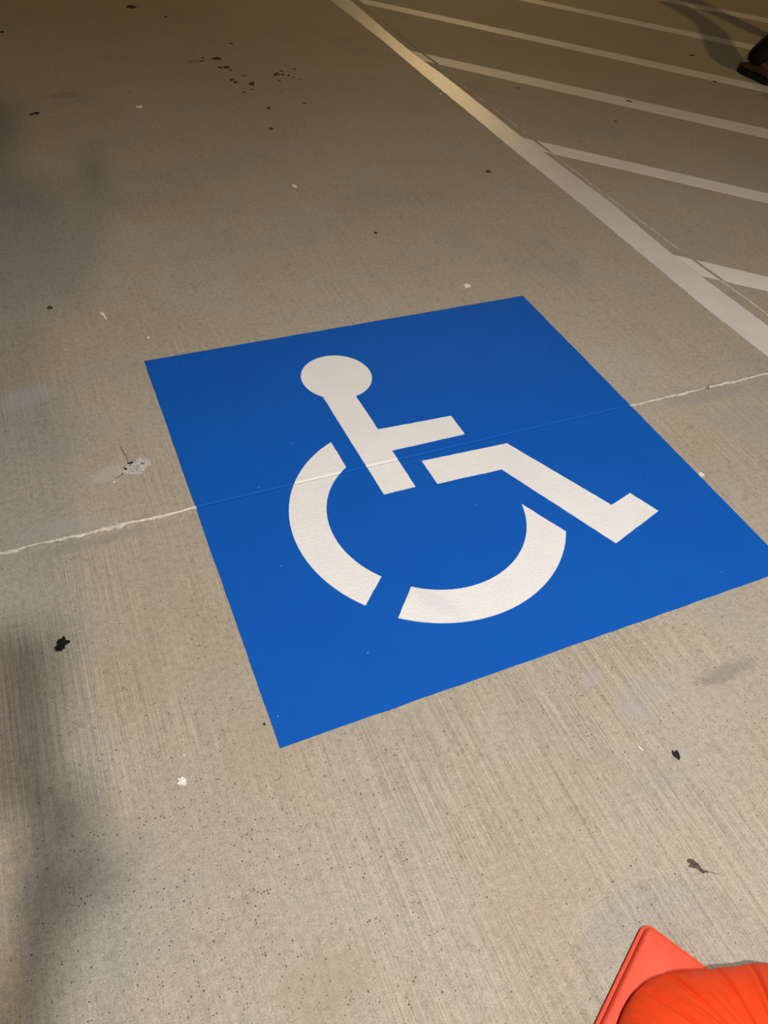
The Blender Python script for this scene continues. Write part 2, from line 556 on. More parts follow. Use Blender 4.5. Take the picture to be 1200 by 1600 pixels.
def ribbon(name, left, right, z, mat, crosses=False):
    """painted stripe as a strip of quads between two edges, with a thin edge"""
    bm = bmesh.new()
    rows = []
    for (lx, ly), (rx, ry) in zip(left, right):
        mid = ((lx + rx) / 2, (ly + ry) / 2)
        rows.append([bm.verts.new((lx, ly, -0.003)), bm.verts.new((lx, ly, z)), bm.verts.new((*mid, z)), bm.verts.new((rx, ry, z)),
                     bm.verts.new((rx, ry, -0.003))])
    for A, B in zip(rows, rows[1:]):
        for k in range(4):
            bm.faces.new((A[k], A[k + 1], B[k + 1], B[k]))
    for r_ in (rows[0], rows[-1]):
        bm.faces.new(r_)
    return from_bm(name, bm, mat)


n = len(ys)
stall = ribbon('stall_line', stall_poly[:n], stall_poly[n:][::-1], 0.0011, M_OLDWHITE)
tag(stall, 'long worn white stall line running beside the blue square', 'parking line')

HATCH = [  # upper edge start / end, lower edge start / end (metres on the deck)
    ((1.900, 1.323), (2.154, 1.081), (1.905, 1.165), (2.082, 1.003), 'white hatch stripe nearest the blue square, cut by the right edge'),
    ((1.910, 2.424), (2.675, 1.643), (1.910, 2.277), (2.606, 1.568), 'second white hatch stripe from the blue square'),
    ((1.915, 3.670), (3.233, 2.245), (1.918, 3.493), (3.141, 2.146), 'third white hatch stripe from the blue square'),
    ((2.020, 4.740), (3.724, 2.774), (2.020, 4.585), (3.643, 2.686), 'fourth white hatch stripe, just on the near side of the brown boot'),
    ((1.960, 6.160), (4.283, 3.377), (1.960, 6.030), (4.200, 3.288), 'fifth white hatch stripe, just beyond the brown boot'),
    ((2.000, 7.390), (4.820, 3.957), (2.000, 7.280), (4.731, 3.861), 'farthest white hatch stripe at the top right corner'),
]
rh = random.Random(31)
for ua, ub, la, lb, lab in HATCH:
    ua, ub, la, lb = map(Vector, (ua, ub, la, lb))
    du, dl = (ub - ua), (lb - la)
    ku, kl = (5.4 - ua.x) / du.x, (5.4 - la.x) / dl.x
    nn = int(du.length * ku / 0.02)
    U, Lw = [], []
    for i in range(nn + 1):
        t = i / nn
        pu = ua + du * (ku * t)
        p_l = la + dl * (kl * t)
        U.append((pu.x + rh.uniform(-0.001, 0.001), pu.y + rh.uniform(-0.001, 0.001)))
        Lw.append((p_l.x + rh.uniform(-0.001, 0.001), p_l.y + rh.uniform(-0.001, 0.001)))
    # the stripe stops at the long joint and goes on beyond it
    for side in (-1, 1):
        idx = [i for i in range(nn + 1) if (0.5 * (U[i][0] + Lw[i][0]) - xj(0.5 * (U[i][1] + Lw[i][1]))) * side > 0.0]
        if side == -1:
            uu = [(min(max(U[i][0], interp(LINE_R, U[i][1]) + 0.002), xj(U[i][1]) - 0.003), U[i][1]) for i in idx]
            ll = [(min(max(Lw[i][0], interp(LINE_R, Lw[i][1]) + 0.002), xj(Lw[i][1]) - 0.003), Lw[i][1]) for i in idx]
        else:
            uu = [(max(U[i][0], xj(U[i][1]) + 0.003), U[i][1]) for i in idx]
            ll = [(max(Lw[i][0], xj(Lw[i][1]) + 0.003), Lw[i][1]) for i in idx]
        if side == -1:
            first = (uu, ll)
        else:
            second = (uu, ll)
    th = empty('hatch_stripe', ((ua.x + la.x) / 2, (ua.y + la.y) / 2, 0))
    tag(th, lab, 'hatch stripe', 'diagonal hatch stripes of the access aisle')
    for uu, ll in (first, second):
        if len(uu) > 1:
            o = ribbon('stripe_section', uu, ll, 0.0008, M_HATCH)
            o.parent = th
            o.matrix_parent_inverse = Matrix.Translation(-th.location)


# ------------------------------------------------------------------ small spots and chips on the deck
def splat(name, x, y, rx, ry, rz, h, mat, seed, label, cat, group=None, n=26, jag=0.35, lobes=None):
    """an irregular thin lump stuck to the concrete"""
    r_ = random.Random(seed)
    ph = [r_.uniform(0, 6.28) for _ in range(5)]
    ring = []
    for i in range(n):
        a = 2 * math.pi * i / n
        q = 1 + jag * (0.22 * math.sin(2 * a + ph[0]) + 0.30 * math.sin(3 * a + ph[1]) + 0.30 * math.sin(5 * a + ph[2]) + 0.25 * math.sin(9 * a + ph[3]))
        q *= 1 + r_.uniform(-0.5, 0.5) * jag * 0.5
        ring.append((max(q, 0.25) * math.cos(a), max(q, 0.25) * math.sin(a)))
    bm = bmesh.new()
    rows = []
    for s, zz in ((1.0, -0.0008), (0.97, h * 0.45), (0.7, h * 0.95), (0.35, h * 0.8)):
        rows.append([bm.verts.new((px * rx * s, py * ry * s, zz * (1 + (r_.uniform(-0.25, 0.25) if zz > 0 else 0)))) for px, py in ring])
    for A, B in zip(rows, rows[1:]):
        for i in range(n):
            bm.faces.new((A[i], A[(i + 1) % n], B[(i + 1) % n], B[i]))
    top = bm.verts.new((0, 0, h))
    for i in range(n):
        bm.faces.new((rows[-1][i], rows[-1][(i + 1) % n], top))
    bm.faces.new(rows[0][::-1])
    o = from_bm(name, bm, mat, smooth=True, loc=(x, y, 0))
    o.rotation_euler = (0, 0, rz)
    tag(o, label, cat, group)
    return o


def closed_spline(pts, per):
    out = []
    m_ = len(pts)
    for i in range(m_):
        p0, p1, p2, p3 = (Vector(pts[(i + k) % m_]) for k in (-1, 0, 1, 2))
        for q in range(per):
            t = q / per
            out.append(0.5 * ((2 * p1) + (p2 - p0) * t + (2 * p0 - 5 * p1 + 4 * p2 - p3) * t * t + (3 * p1 - p0 - 3 * p2 + p3) * t ** 3))
    return out


# outlines on the deck: centre in metres, points in millimetres about it
FLAKES = {
    'chip_big': ((-0.1748, 0.0032), [(-4.9, 7.7), (-1.2, 4.7), (2.3, 6.3), (6.9, 3.1), (8.0, -3.8), (4.1, -9.1), (-2.8, -6.5), (-8.1, -2.4), (-4.4, 0.1)]),
    'sliver': ((-0.0663, 1.4768), [(-9.1, 21.0), (-0.7, 17.2), (2.8, 5.4), (3.4, -8.1), (6.3, -19.6), (0.9, -15.3), (-3.6, -0.7)]),
    'chip_far': ((1.0684, 1.3279), [(-10.1, 6.7), (1.1, 9.8), (9.6, 5.3), (10.0, -5.3), (-1.2, -8.4), (-9.4, -8.1)]),
    'curl': ((0.6180, -0.2385), [(-1.6, 6.4), (-2.4, 3.3), (-0.5, -0.1), (0.0, -4.3), (1.9, -5.7), (2.5, -1.9), (-0.1, 2.4)]),
    'chip_edge': ((1.2279, 0.3257), [(-6.2, 4.3), (2.6, 6.4), (4.9, 2.6), (7.9, -3.9), (-1.8, -5.6), (-7.4, -3.7)]),
    'smear': ((0.5778, -0.4462), [(-5.3, 14.1), (2.4, 11.7), (4.8, 6.3), (8.8, 0.1), (8.6, -7.1), (11.1, -13.6), (6.3, -15.3), (2.9, -12.6), (0.6, -5.7), (-4.8, -1.3), (-10.2, 1.8), (-12.5, 4.5), (-5.1, 6.6), (-7.7, 10.4)]),
    'tail': ((0.5987, -0.4659), [(-10.4, 8.2), (-7.0, 6.8), (-4.3, 3.2), (2.6, -0.8), (8.7, -5.6), (16.1, -11.0), (8.3, -6.2), (1.9, -1.6), (-5.0, 2.4), (-10.9, 4.8)]),
    'blot': ((-0.3255, 0.3550), [(4.8, 18.2), (7.9, 14.4), (8.4, 9.4), (10.3, 5.6), (13.9, 5.8), (15.6, 1.0), (12.8, -2.6), (10.6, -3.9), (6.6, -4.5), (4.5, -8.9), (4.6, -11.5), (-0.8, -14.1), (-4.2, -15.8), (-9.3, -13.0), (-13.6, -13.3), (-12.0, -10.0), (-14.3, -6.1), (-13.4, -2.2), (-9.7, -0.5), (-8.0, 4.0), (-8.7, 7.4), (-5.4, 12.5), (-2.0, 13.8), (1.2, 14.2)]),
    'blot2': ((0.6742, -0.2722), [(-1.2, 9.4), (-0.2, 5.0), (4.7, 6.5), (8.0, 4.5), (6.5, -3.6), (1.5, -10.7), (-2.9, -10.7), (-5.0, -4.9), (-6.4, -1.0), (-5.2, 5.3)]),
    'splash': ((-0.0958, 0.8075), [(1.9, 24.6), (9.7, 26.0), (18.8, 26.9), (27.2, 18.1), (31.7, 8.6), (31.9, 0.5), (25.9, -7.3), (19.3, -9.0), (12.8, -16.6), (8.3, -26.7), (-0.5, -27.6), (-12.3, -24.5), (-23.8, -19.7), (-32.4, -12.9), (-35.8, -4.0), (-31.5, 6.2), (-25.8, 10.2), (-17.8, 13.3), (-7.7, 13.9)]),
    'crA': ((-0.1112, 0.8240), [(-2.9, 7.9), (-2.9, 1.0), (0.7, -0.2), (7.4, 2.4), (5.6, -3.9), (-2.5, -4.1), (-5.5, -3.1)]),
    'crB': ((-0.1251, 0.8066), [(-3.7, 5.7), (0.5, 1.4), (5.0, -1.1), (0.5, -5.4), (-2.3, -0.6)]),
    'crC': ((-0.0829, 0.8119), [(-3.5, 3.7), (-0.9, 0.9), (3.0, 1.5), (3.8, -1.1), (0.9, -2.7), (-3.4, -2.3)]),
    'scrA': ((-0.1177, 0.8626), [(-3.7, 27.4), (-2.9, 20.9), (0.4, 3.5), (2.8, -7.4), (4.3, -30.9), (3.0, -27.5), (1.3, -9.3), (-1.0, 3.0), (-4.2, 20.4)]),
    'scrB': ((-0.1406, 0.7869), [(9.8, 6.7), (7.2, 2.8), (1.1, -0.9), (-7.0, -5.2), (-10.7, -5.4), (-7.4, -3.9), (1.3, 0.7), (5.8, 5.2)]),
}


def flake(name, key, h, mat, label=None, cat=None, group=None, rough=0.5, per=4, seed=1, curl=0.0):
    r_ = random.Random(seed)
    c, pts = FLAKES[key]
    ring = [p * 0.001 for p in closed_spline(pts, per)]
    area = sum(ring[k].x * ring[(k + 1) % len(ring)].y - ring[(k + 1) % len(ring)].x * ring[k].y for k in range(len(ring)))
    ring = [p + Vector((r_.uniform(-rough, rough), r_.uniform(-rough, rough))) * 0.001 for p in ring]
    bm = bmesh.new()
    lo = [bm.verts.new((p.x, p.y, -0.0004)) for p in ring]
    hi = [bm.verts.new((p.x * 0.96, p.y * 0.96, h * (1 + curl * r_.uniform(-1, 1)))) for p in ring]
    for k in range(len(ring)):
        q = (k + 1) % len(ring)
        bm.faces.new((lo[k], lo[q], hi[q], hi[k]))
    bmesh.ops.triangulate(bm, faces=[bm.faces.new(hi), bm.faces.new(lo[::-1])])
    o = from_bm(name, bm, mat, loc=(c[0], c[1], 0))
    if label:
        tag(o, label, cat, group)
    return o


CHIPS = 'white paint chips scattered on the concrete'
flake('tar_blot', 'blot', 0.0012, M_TAR, 'jet black ragged blot on concrete left of the blue square', 'stain', rough=0.8)
flake('tar_blot', 'blot2', 0.0010, M_TAR, 'small brown-black blot on concrete right of the white curl', 'stain', rough=0.7)
sm = flake('grease_smear', 'smear', 0.0005, M_GREASE, 'dark grey grease smear with thin tail above the orange cone', 'stain', rough=0.6)
t_ = flake('smear_tail', 'tail', 0.0004, M_GREASE, rough=0.3)
t_.parent = sm
t_.matrix_parent_inverse = Matrix.Translation(-sm.location)

# dried white splash by the left side of the blue square, with dark crumbs on it
flake('white_splash', 'splash', 0.0005, M_SPILL, 'dried white splash left of the blue square, flecked black', 'stain', rough=1.6, per=6)
flake('dark_crumb', 'crA', 0.0020, M_TAR, 'hooked black crumb on the top edge of the white splash', 'crumb', 'dark crumbs on the white splash', 0.2)
flake('dark_crumb', 'crB', 0.0020, M_TAR, 'pointed black crumb at the left end of the white splash', 'crumb', 'dark crumbs on the white splash', 0.2)
flake('dark_crumb', 'crC', 0.0016, M_GREASE, 'grey crumb at the right end of the white splash', 'crumb', 'dark crumbs on the white splash', 0.3)
for i, (x, y) in enumerate([(-0.111, 0.816), (-0.113, 0.813), (-0.103, 0.809), (-0.097, 0.807), (-0.094, 0.804), (-0.101, 0.797), (-0.112, 0.803), (-0.112, 0.791), (-0.090, 0.784), (-0.123, 0.816)]):
    splat('dark_crumb', x, y, 0.0016, 0.0014, i, 0.0014, M_TAR, 40 + i, 'tiny dark crumb in the middle of the white splash', 'crumb', 'dark crumbs on the white splash', n=10, jag=0.4)
flake('dark_scratch', 'scrA', 0.0005, M_GREASE, 'thin dark scratch running up from the white splash', 'stain', rough=0.2)
flake('dark_scratch', 'scrB', 0.0005, M_GREASE, 'thin dark scratch running down left of the white splash', 'stain', rough=0.2)

# the cluster of oil drips far up the stall
CL = [(0.848, 3.688, .024, .026), (0.778, 3.707, .008, .010), (0.764, 3.659, .010, .008), (0.829, 3.555, .012, .016), (0.861, 3.553, .018, .018),
      (0.869, 3.507, .008, .012), (0.839, 3.372, .013, .017), (0.846, 3.335, .010, .016), (0.911, 3.418, .007, .009), (0.919, 3.302, .013, .028),
      (0.895, 3.225, .007, .008), (0.847, 3.197, .007, .010), (0.983, 3.920, .011, .011), (1.080, 3.414, .017, .022), (1.107, 3.401, .009, .010),
      (1.131, 3.389, .008, .012), (1.149, 3.358, .007, .009), (1.060, 3.319, .008, .012), (1.116, 3.456, .010, .010), (1.190, 3.473, .007, .012),
      (1.171, 3.317, .004, .006)]
for i, (x, y, a, b) in enumerate(CL):
    splat('oil_drip', x, y, a, b, -0.35, 0.0012, M_OIL, 80 + i, ('oval brown oil blot, largest of the spatter high up the stall' if i == 0 else 'dark oil drip in the left half of the spatter high up the stall' if x < 1.0 else 'dark oil drip in the right half of the spatter high up the stall'), 'oil drip',
          'oil drips spattered on the far concrete', n=22, jag=0.5)
SINGLE = [(-0.081, 3.108, .013, .013, 'small black speck near the left edge, larger of a pair', M_TAR),
          (-0.102, 3.100, .009, .011, 'small black speck near the left edge, smaller of a pair', M_TAR),
          (0.596, 4.655, .026, .035, 'oval brown oil spot at the top edge of the photo', M_OIL),
          (0.749, 4.441, .009, .017, 'tiny black speck below the top edge, right of the oval spot', M_TAR),
          (0.902, 2.980, .010, .014, 'small dark drip just below the oil spatter', M_OIL),
          (0.841, 2.746, .010, .014, 'faint brown drip lowest under the oil spatter', M_GREASE),
          (1.085, 3.011, .008, .009, 'tiny brown drip right of the others below the spatter', M_OIL),
          (1.582, 2.123, .011, .014, 'dark speck on concrete left of the stall line', M_TAR),
          (2.239, 3.024, .017, .018, 'black oval spot between second and third hatch stripes', M_TAR),
          (2.738, 2.727, .014, .018, 'black spot touching the third hatch stripe', M_TAR),
          (0.916, 1.747, .006, .008, 'tiny black speck alone above the blue square', M_TAR),
          (-0.128, 4.261, .012, .018, 'black speck at the upper left edge', M_TAR),
          (-0.207, 1.564, .008, .010, 'grey smudge left of the white sliver', M_GREASE),
          (3.635, 3.330, .017, .017, 'black speck just left of the brown boot', M_TAR),
          (3.450, 2.900, .010, .012, 'small black speck between the fourth and fifth hatch stripes', M_TAR),
          (2.49, 2.50, .008, .010, 'faint speck below the third hatch stripe', M_OIL),
          (-0.012, 0.055, .0022, .0028, 'black pinhead touching the lower left corner of the blue square', M_TAR)]
for i, (x, y, a, b, lab, m_) in enumerate(SINGLE):
    splat('dark_spot', x, y, a, b, 0.3 * math.sin(i * 5), 0.0013, m_, 120 + i, lab, 'stain', n=20, jag=0.4)


def chip(x, y, pts, z, rz, label):
    """a flake of dry paint, slightly curled"""
    bm = bmesh.new()
    nn = len(pts)
    lo = [bm.verts.new((px, py, -0.0002)) for px, py in pts]
    hi = [bm.verts.new((px * 0.94, py * 0.94, z * (0.7 + 0.6 * ((i * 37) % 10) / 10))) for i, (px, py) in enumerate(pts)]
    c = bm.verts.new((0, 0, z * 0.8))
    for i in range(nn):
        j = (i + 1) % nn
        bm.faces.new((lo[i], lo[j], hi[j], hi[i]))
        bm.faces.new((hi[i], hi[j], c))
    bm.faces.new(lo[::-1])
    o = from_bm('paint_chip', bm, M_CHIP, loc=(x, y, 0))
    o.rotation_euler = (0, 0, rz)
    tag(o, label, 'paint chip', 'white paint chips scattered on the concrete')


def jag_ring(seed, rx, ry, nn=13, jag=0.35):
    r_ = random.Random(seed)
    return [(rx * math.cos(2 * math.pi * i / nn) * (1 + r_.uniform(-jag, jag)), ry * math.sin(2 * math.pi * i / nn) * (1 + r_.uniform(-jag, jag))) for i in range(nn)]


flake('paint_chip', 'chip_big', 0.0026, M_CHIP, 'largest white chip, below left of the blue square', 'paint chip', CHIPS, 0.3, curl=0.3)
flake('paint_chip', 'sliver', 0.0026, M_CHIP, 'long white sliver of paint above the left corner of the blue square', 'paint chip', CHIPS, 0.3, curl=0.3)
flake('paint_chip', 'chip_far', 0.0026, M_CHIP, 'white chip just above the far edge of the blue square', 'paint chip', CHIPS, 0.3, curl=0.3)
flake('paint_chip', 'curl', 0.0020, M_CHIP, 'thin white curl of paint left of the brown-black blot', 'paint chip', CHIPS, 0.1, curl=0.3)
flake('paint_chip', 'chip_edge', 0.0026, M_CHIP, 'white chip against the right edge of the blue square', 'paint chip', CHIPS, 0.3, curl=0.3)
chip(0.756, 2.178, jag_ring(4, .009, .011, 10, .3), 0.0030, 0.0, 'small white chip alone in the middle of the stall')
chip(0.347, 3.102, jag_ring(5, .012, .010, 10, .3), 0.0030, 0.0, 'white chip farthest away, left of the oil spatter')
chip(1.792, 3.002, jag_ring(8, .006, .007, 9, .3), 0.0025, 0.0, 'tiny white chip left of the stall line, far up')
chip(-0.160, 0.048, jag_ring(9, .0020, .0016, 8, .3), 0.0015, 0.0, 'tiny white crumb just above the largest chip')
chip(-0.157, 0.770, jag_ring(10, .0028, .0020, 8, .3), 0.0015, 0.0, 'tiny pale crumb below the dried white splash')
chip(0.033, 1.330, jag_ring(11, .0040, .0030, 8, .3), 0.0015, 0.0, 'tiny pale crumb just above the blue square left corner')


# ------------------------------------------------------------------ orange pop-up traffic cone at the lower right
PA = Vector((0.443, -0.483))
u = Vector((-0.8716, -0.4902))
v = Vector((0.4902, -0.8716))
SIDE = 0.42
cc = PA + (u + v) * (SIDE / 2)
cone = empty('traffic_cone', (cc.x, cc.y, 0))
tag(cone, 'orange collapsible traffic cone folded down on its square base', 'traffic cone')


def rsq(half, r, k=8):
    out = []
    for sx, sy, a0 in ((1, 1, 0), (-1, 1, 90), (-1, -1, 180), (1, -1, 270)):
        for i in range(k + 1):
            a = math.radians(a0 + 90 * i / k)
            out.append((sx * (half - r) + r * math.cos(a), sy * (half - r) + r * math.sin(a)))
    return out


bm = bmesh.new()
rings = []
h_ = SIDE / 2
PROFILE = [(h_, 0.001), (h_, 0.0055), (h_ - 0.0015, 0.0068), (h_ - 0.0050, 0.0066), (h_ - 0.0066, 0.0075), (h_ - 0.0072, 0.0165), (h_ - 0.0085, 0.0185),
           (h_ - 0.0115, 0.0195), (h_ * 0.7, 0.0200), (h_ * 0.3, 0.0202)]
for hh, zz in PROFILE:
    ring = []
    for (px, py) in rsq(hh, max(0.017 - (h_ - hh), 0.006)):
        w = cc + u * px + v * py
        ring.append(bm.verts.new((w.x, w.y, zz)))
    rings.append(ring)
for A, B in zip(rings, rings[1:]):
    for i in range(len(A)):
        bm.faces.new((A[i], A[(i + 1) % len(A)], B[(i + 1) % len(B)], B[i]))
bm.faces.new(rings[-1])
bm.faces.new(rings[0][::-1])
base = from_bm('base', bm, M_PLASTIC, cone, smooth=True)
base['label'] = 'square orange plastic base with a stepped lip and rounded corners'

# folded fabric body: a low slumped heap with slanting folds, hanging a little over one side of the base
OUT = [(0.315, -0.583), (0.352, -0.562), (0.388, -0.554), (0.427, -0.558), (0.484, -0.577), (0.526, -0.590), (0.563, -0.601), (0.602, -0.630),
       (0.630, -0.685), (0.632, -0.760), (0.605, -0.835), (0.550, -0.888), (0.460, -0.905), (0.370, -0.885), (0.305, -0.832), (0.270, -0.755),
       (0.268, -0.670), (0.287, -0.615)]


bm = bmesh.new()
FC = Vector((0.452, -0.735))
RING = closed_spline(OUT, 18)
NA, NR = len(RING), 64
rows = []
for j in range(NR + 1):
    t = j / NR
    if t < 0.10:      # the hem tucks under to the base
        sc_ = 0.985 + 0.015 * math.sin(t / 0.10 * math.pi / 2)
        zz = 0.012 + 0.018 * (t / 0.10)
    else:
        q = (t - 0.10) / 0.90
        sc_ = 1 - 0.93 * q ** 1.15
        zz = 0.030 + 0.078 * math.sin(q ** 0.8 * math.pi / 2)
    env = min(1, max(0, t - 0.04) * 7) * (1 - max(0, t - 0.7) / 0.3 * 0.8)
    row = []
    for i in range(NA):
        a = 2 * math.pi * i / NA
        w3 = math.sin(5 * a + 5 * t + 0.7)
        w1 = math.sin(17 * a + 2.6 * t + 1.3 * math.sin(2 * a))
        w2 = math.sin(41 * a - 3.5 * t + 2.0 * math.sin(3 * a + 1))
        d = env * (0.0020 * w1 * abs(w1) + 0.0011 * w2 * (0.5 + 0.5 * w3) + 0.0024 * w3)
        d -= 0.0050 * env * max(0, math.sin(13 * a + 2.2 * t + 1.1 * math.sin(a) + 0.4)) ** 12
        p = FC + (RING[i] - FC) * (sc_ + 0.6 * d)
        row.append(bm.verts.new((p.x, p.y, zz + 1.0 * d)))
    rows.append(row)
for A, B in zip(rows, rows[1:]):
    for i in range(NA):
        bm.faces.new((A[i], A[(i + 1) % NA], B[(i + 1) % NA], B[i]))
bm.faces.new(rows[-1])
fab = from_bm('fabric_body', bm, M_FABRIC, cone, smooth=True)
fab['label'] = 'wrinkled orange fabric folded down in a low dome'
bm = bmesh.new()
prof = [(0.036, 0.098), (0.038, 0.108), (0.036, 0.118), (0.028, 0.124), (0.010, 0.126)]
rows = [[bm.verts.new((FC.x + r * math.cos(2 * math.pi * i / 40), FC.y + r * math.sin(2 * math.pi * i / 40), z)) for i in range(40)] for r, z in prof]
for A, B in zip(rows, rows[1:]):
    for i in range(40):
        bm.faces.new((A[i], A[(i + 1) % 40], B[(i + 1) % 40], B[i]))
bm.faces.new(rows[-1])
bm.faces.new(rows[0][::-1])
from_bm('top_cap', bm, M_PLASTIC, cone, smooth=True)


# ------------------------------------------------------------------ people
def skin_chain(name, verts, edges, mat, parent, root=0, sub=2):
    """continuous limb-and-trunk surface grown round a skeleton; verts are (x, y, z, radius or (rx, ry))"""
    me = bpy.data.meshes.new(name)
    me.from_pydata([p[:3] for p in verts], edges, [])
    o = bpy.data.objects.new(name, me)
    COL.objects.link(o)
    md = o.modifiers.new('skin', 'SKIN')
    md.use_smooth_shade = True
    for i, p in enumerate(verts):
        r = p[3]
        sv = me.skin_vertices[0].data[i]
        sv.radius = r if isinstance(r, tuple) else (r, r)
        sv.use_root = (i == root)
    ss = o.modifiers.new('subsurf', 'SUBSURF')
    ss.levels = sub
    ss.render_levels = sub
    me.materials.append(mat)
    if parent is not None:
        o.parent = parent
        o.matrix_parent_inverse = parent.matrix_basis.inverted()
    return o


def loft(name, sections, mat, parent, smooth=True, close=True):
    bm = bmesh.new()
    rows = [[bm.verts.new(p) for p in s] for s in sections]
    k = len(rows[0])
    for A, B in zip(rows, rows[1:]):
        for i in range(k):
            bm.faces.new((A[i], A[(i + 1) % k], B[(i + 1) % k], B[i]))
    if close:
        bm.faces.new(rows[0][::-1])
        bm.faces.new(rows[-1])
    return from_bm(name, bm, mat, parent, smooth)


def boot(person, heel, direction, mirror, ankle):
    """lace-up work boot; heel and direction on the floor, ankle where the shaft ends"""
    f = Vector((direction[0], direction[1], 0)).normalized()
    s = Vector((-f.y, f.x, 0)) * mirror
    L = 0.295
    hp = Vector((heel[0], heel[1], 0))

    def outline(t):
        # half widths of the sole from heel (t=0) to toe (t=1); inner, outer
        w = 0.034 + 0.004 * math.sin(t * 3) + 0.016 * math.exp(-((t - 0.68) / 0.22) ** 2)
        end = 1.0
        if t < 0.10:
            end = math.sqrt(max(0.0, 1 - ((0.10 - t) / 0.10) ** 2))
        if t > 0.82:
            end = math.sqrt(max(0.0, 1 - ((t - 0.82) / 0.18) ** 2))
        return w * max(end, 0.05)
    ts = [0, 0.02, 0.06, 0.12, 0.22, 0.34, 0.46, 0.58, 0.70, 0.80, 0.88, 0.94, 0.98, 1.0]
    # sole
    pts = [hp + f * (L * t) + s * outline(t) for t in ts] + [hp + f * (L * t) - s * outline(t) for t in reversed(ts[1:-1])]
    bm = bmesh.new()
    lo = [bm.verts.new((p.x, p.y, 0.002)) for p in pts]
    hi = [bm.verts.new((p.x, p.y, 0.026)) for p in pts]
    bm.faces.new(hi)
    bm.faces.new(lo[::-1])
    for i in range(len(pts)):
        j = (i + 1) % len(pts)
        bm.faces.new((lo[i], lo[j], hi[j], hi[i]))
    sole_bm = bm
    # upper: stations from toe to heel, then it turns up into the shaft
    top_h = {0: 0.100, 0.02: 0.112, 0.06: 0.120, 0.12: 0.125, 0.22: 0.125, 0.34: 0.118, 0.46: 0.102, 0.58: 0.086, 0.70: 0.076, 0.80: 0.071,
             0.88: 0.064, 0.94: 0.055, 0.98: 0.042, 1.0: 0.034}
    secs = []
    for t in reversed(ts):
        w = outline(t) * 0.96
        hgt = top_h[t]
        c = hp + f * (L * (0.012 + t * 0.976))
        sec = []
        for k in range(16):
            a = 2 * math.pi * k / 16
            ca, sa = math.cos(a), math.sin(a)
            zc = 0.024 + (hgt - 0.024) * (0.5 + 0.5 * math.copysign(abs(sa) ** 0.7, sa))
            wid = w * math.copysign(abs(ca) ** 0.75, ca) * (1.0 if sa < 0.3 else 1 - 0.25 * (sa - 0.3))
            p = c + s * wid
            sec.append((p.x, p.y, zc))
        secs.append(sec)
    up = loft('boot', secs, M_LEATHER, person)
    from_bm('boot_sole', sole_bm, M_RUBBER, up)
    up['label'] = 'brown leather work boot'
    # shaft
    secs = []
    c0 = hp + f * (L * 0.20)
    an = Vector(ankle)
    for k, (q, r) in enumerate(((0.0, 0.047), (0.35, 0.046), (0.7, 0.048), (0.95, 0.051), (1.0, 0.049), (0.97, 0.043))):
        p = Vector((c0.x, c0.y, 0.075)).lerp(an, q)
        secs.append([tuple(p + f * (r * 1.12 * math.cos(2 * math.pi * i / 18)) + s * (r * 0.95 * math.sin(2 * math.pi * i / 18))) for i in range(18)])
    loft('boot_shaft', secs, M_LEATHER, up)
    # laces across the instep
    for t, hh in ((0.40, 0.111), (0.47, 0.102), (0.54, 0.093), (0.61, 0.085)):
        c = hp + f * (L * t)
        secs = []
        for kx in (-1, -0.5, 0, 0.5, 1):
            p = c + s * (0.024 * kx)
            zz = hh - 0.008 * kx * kx + 0.002
            secs.append([tuple(p + f * (0.003 * math.cos(2 * math.pi * i / 8)) + Vector((0, 0, zz + 0.003 * math.sin(2 * math.pi * i / 8)))) for i in range(8)])
        loft('boot_lace', secs, M_LACE, up)


def sphere(name, c, r, mat, parent, sc=(1, 1, 1), rotm=None, seg=24):
    bm = bmesh.new()
    bmesh.ops.create_uvsphere(bm, u_segments=seg, v_segments=seg // 2, radius=r)
    R_ = rotm.to_4x4() if rotm else Matrix.Identity(4)
    bmesh.ops.transform(bm, matrix=Matrix.Translation(Vector(c)) @ R_ @ Matrix.Diagonal((*sc, 1)), verts=bm.verts)
    return from_bm(name, bm, mat, parent, smooth=True)


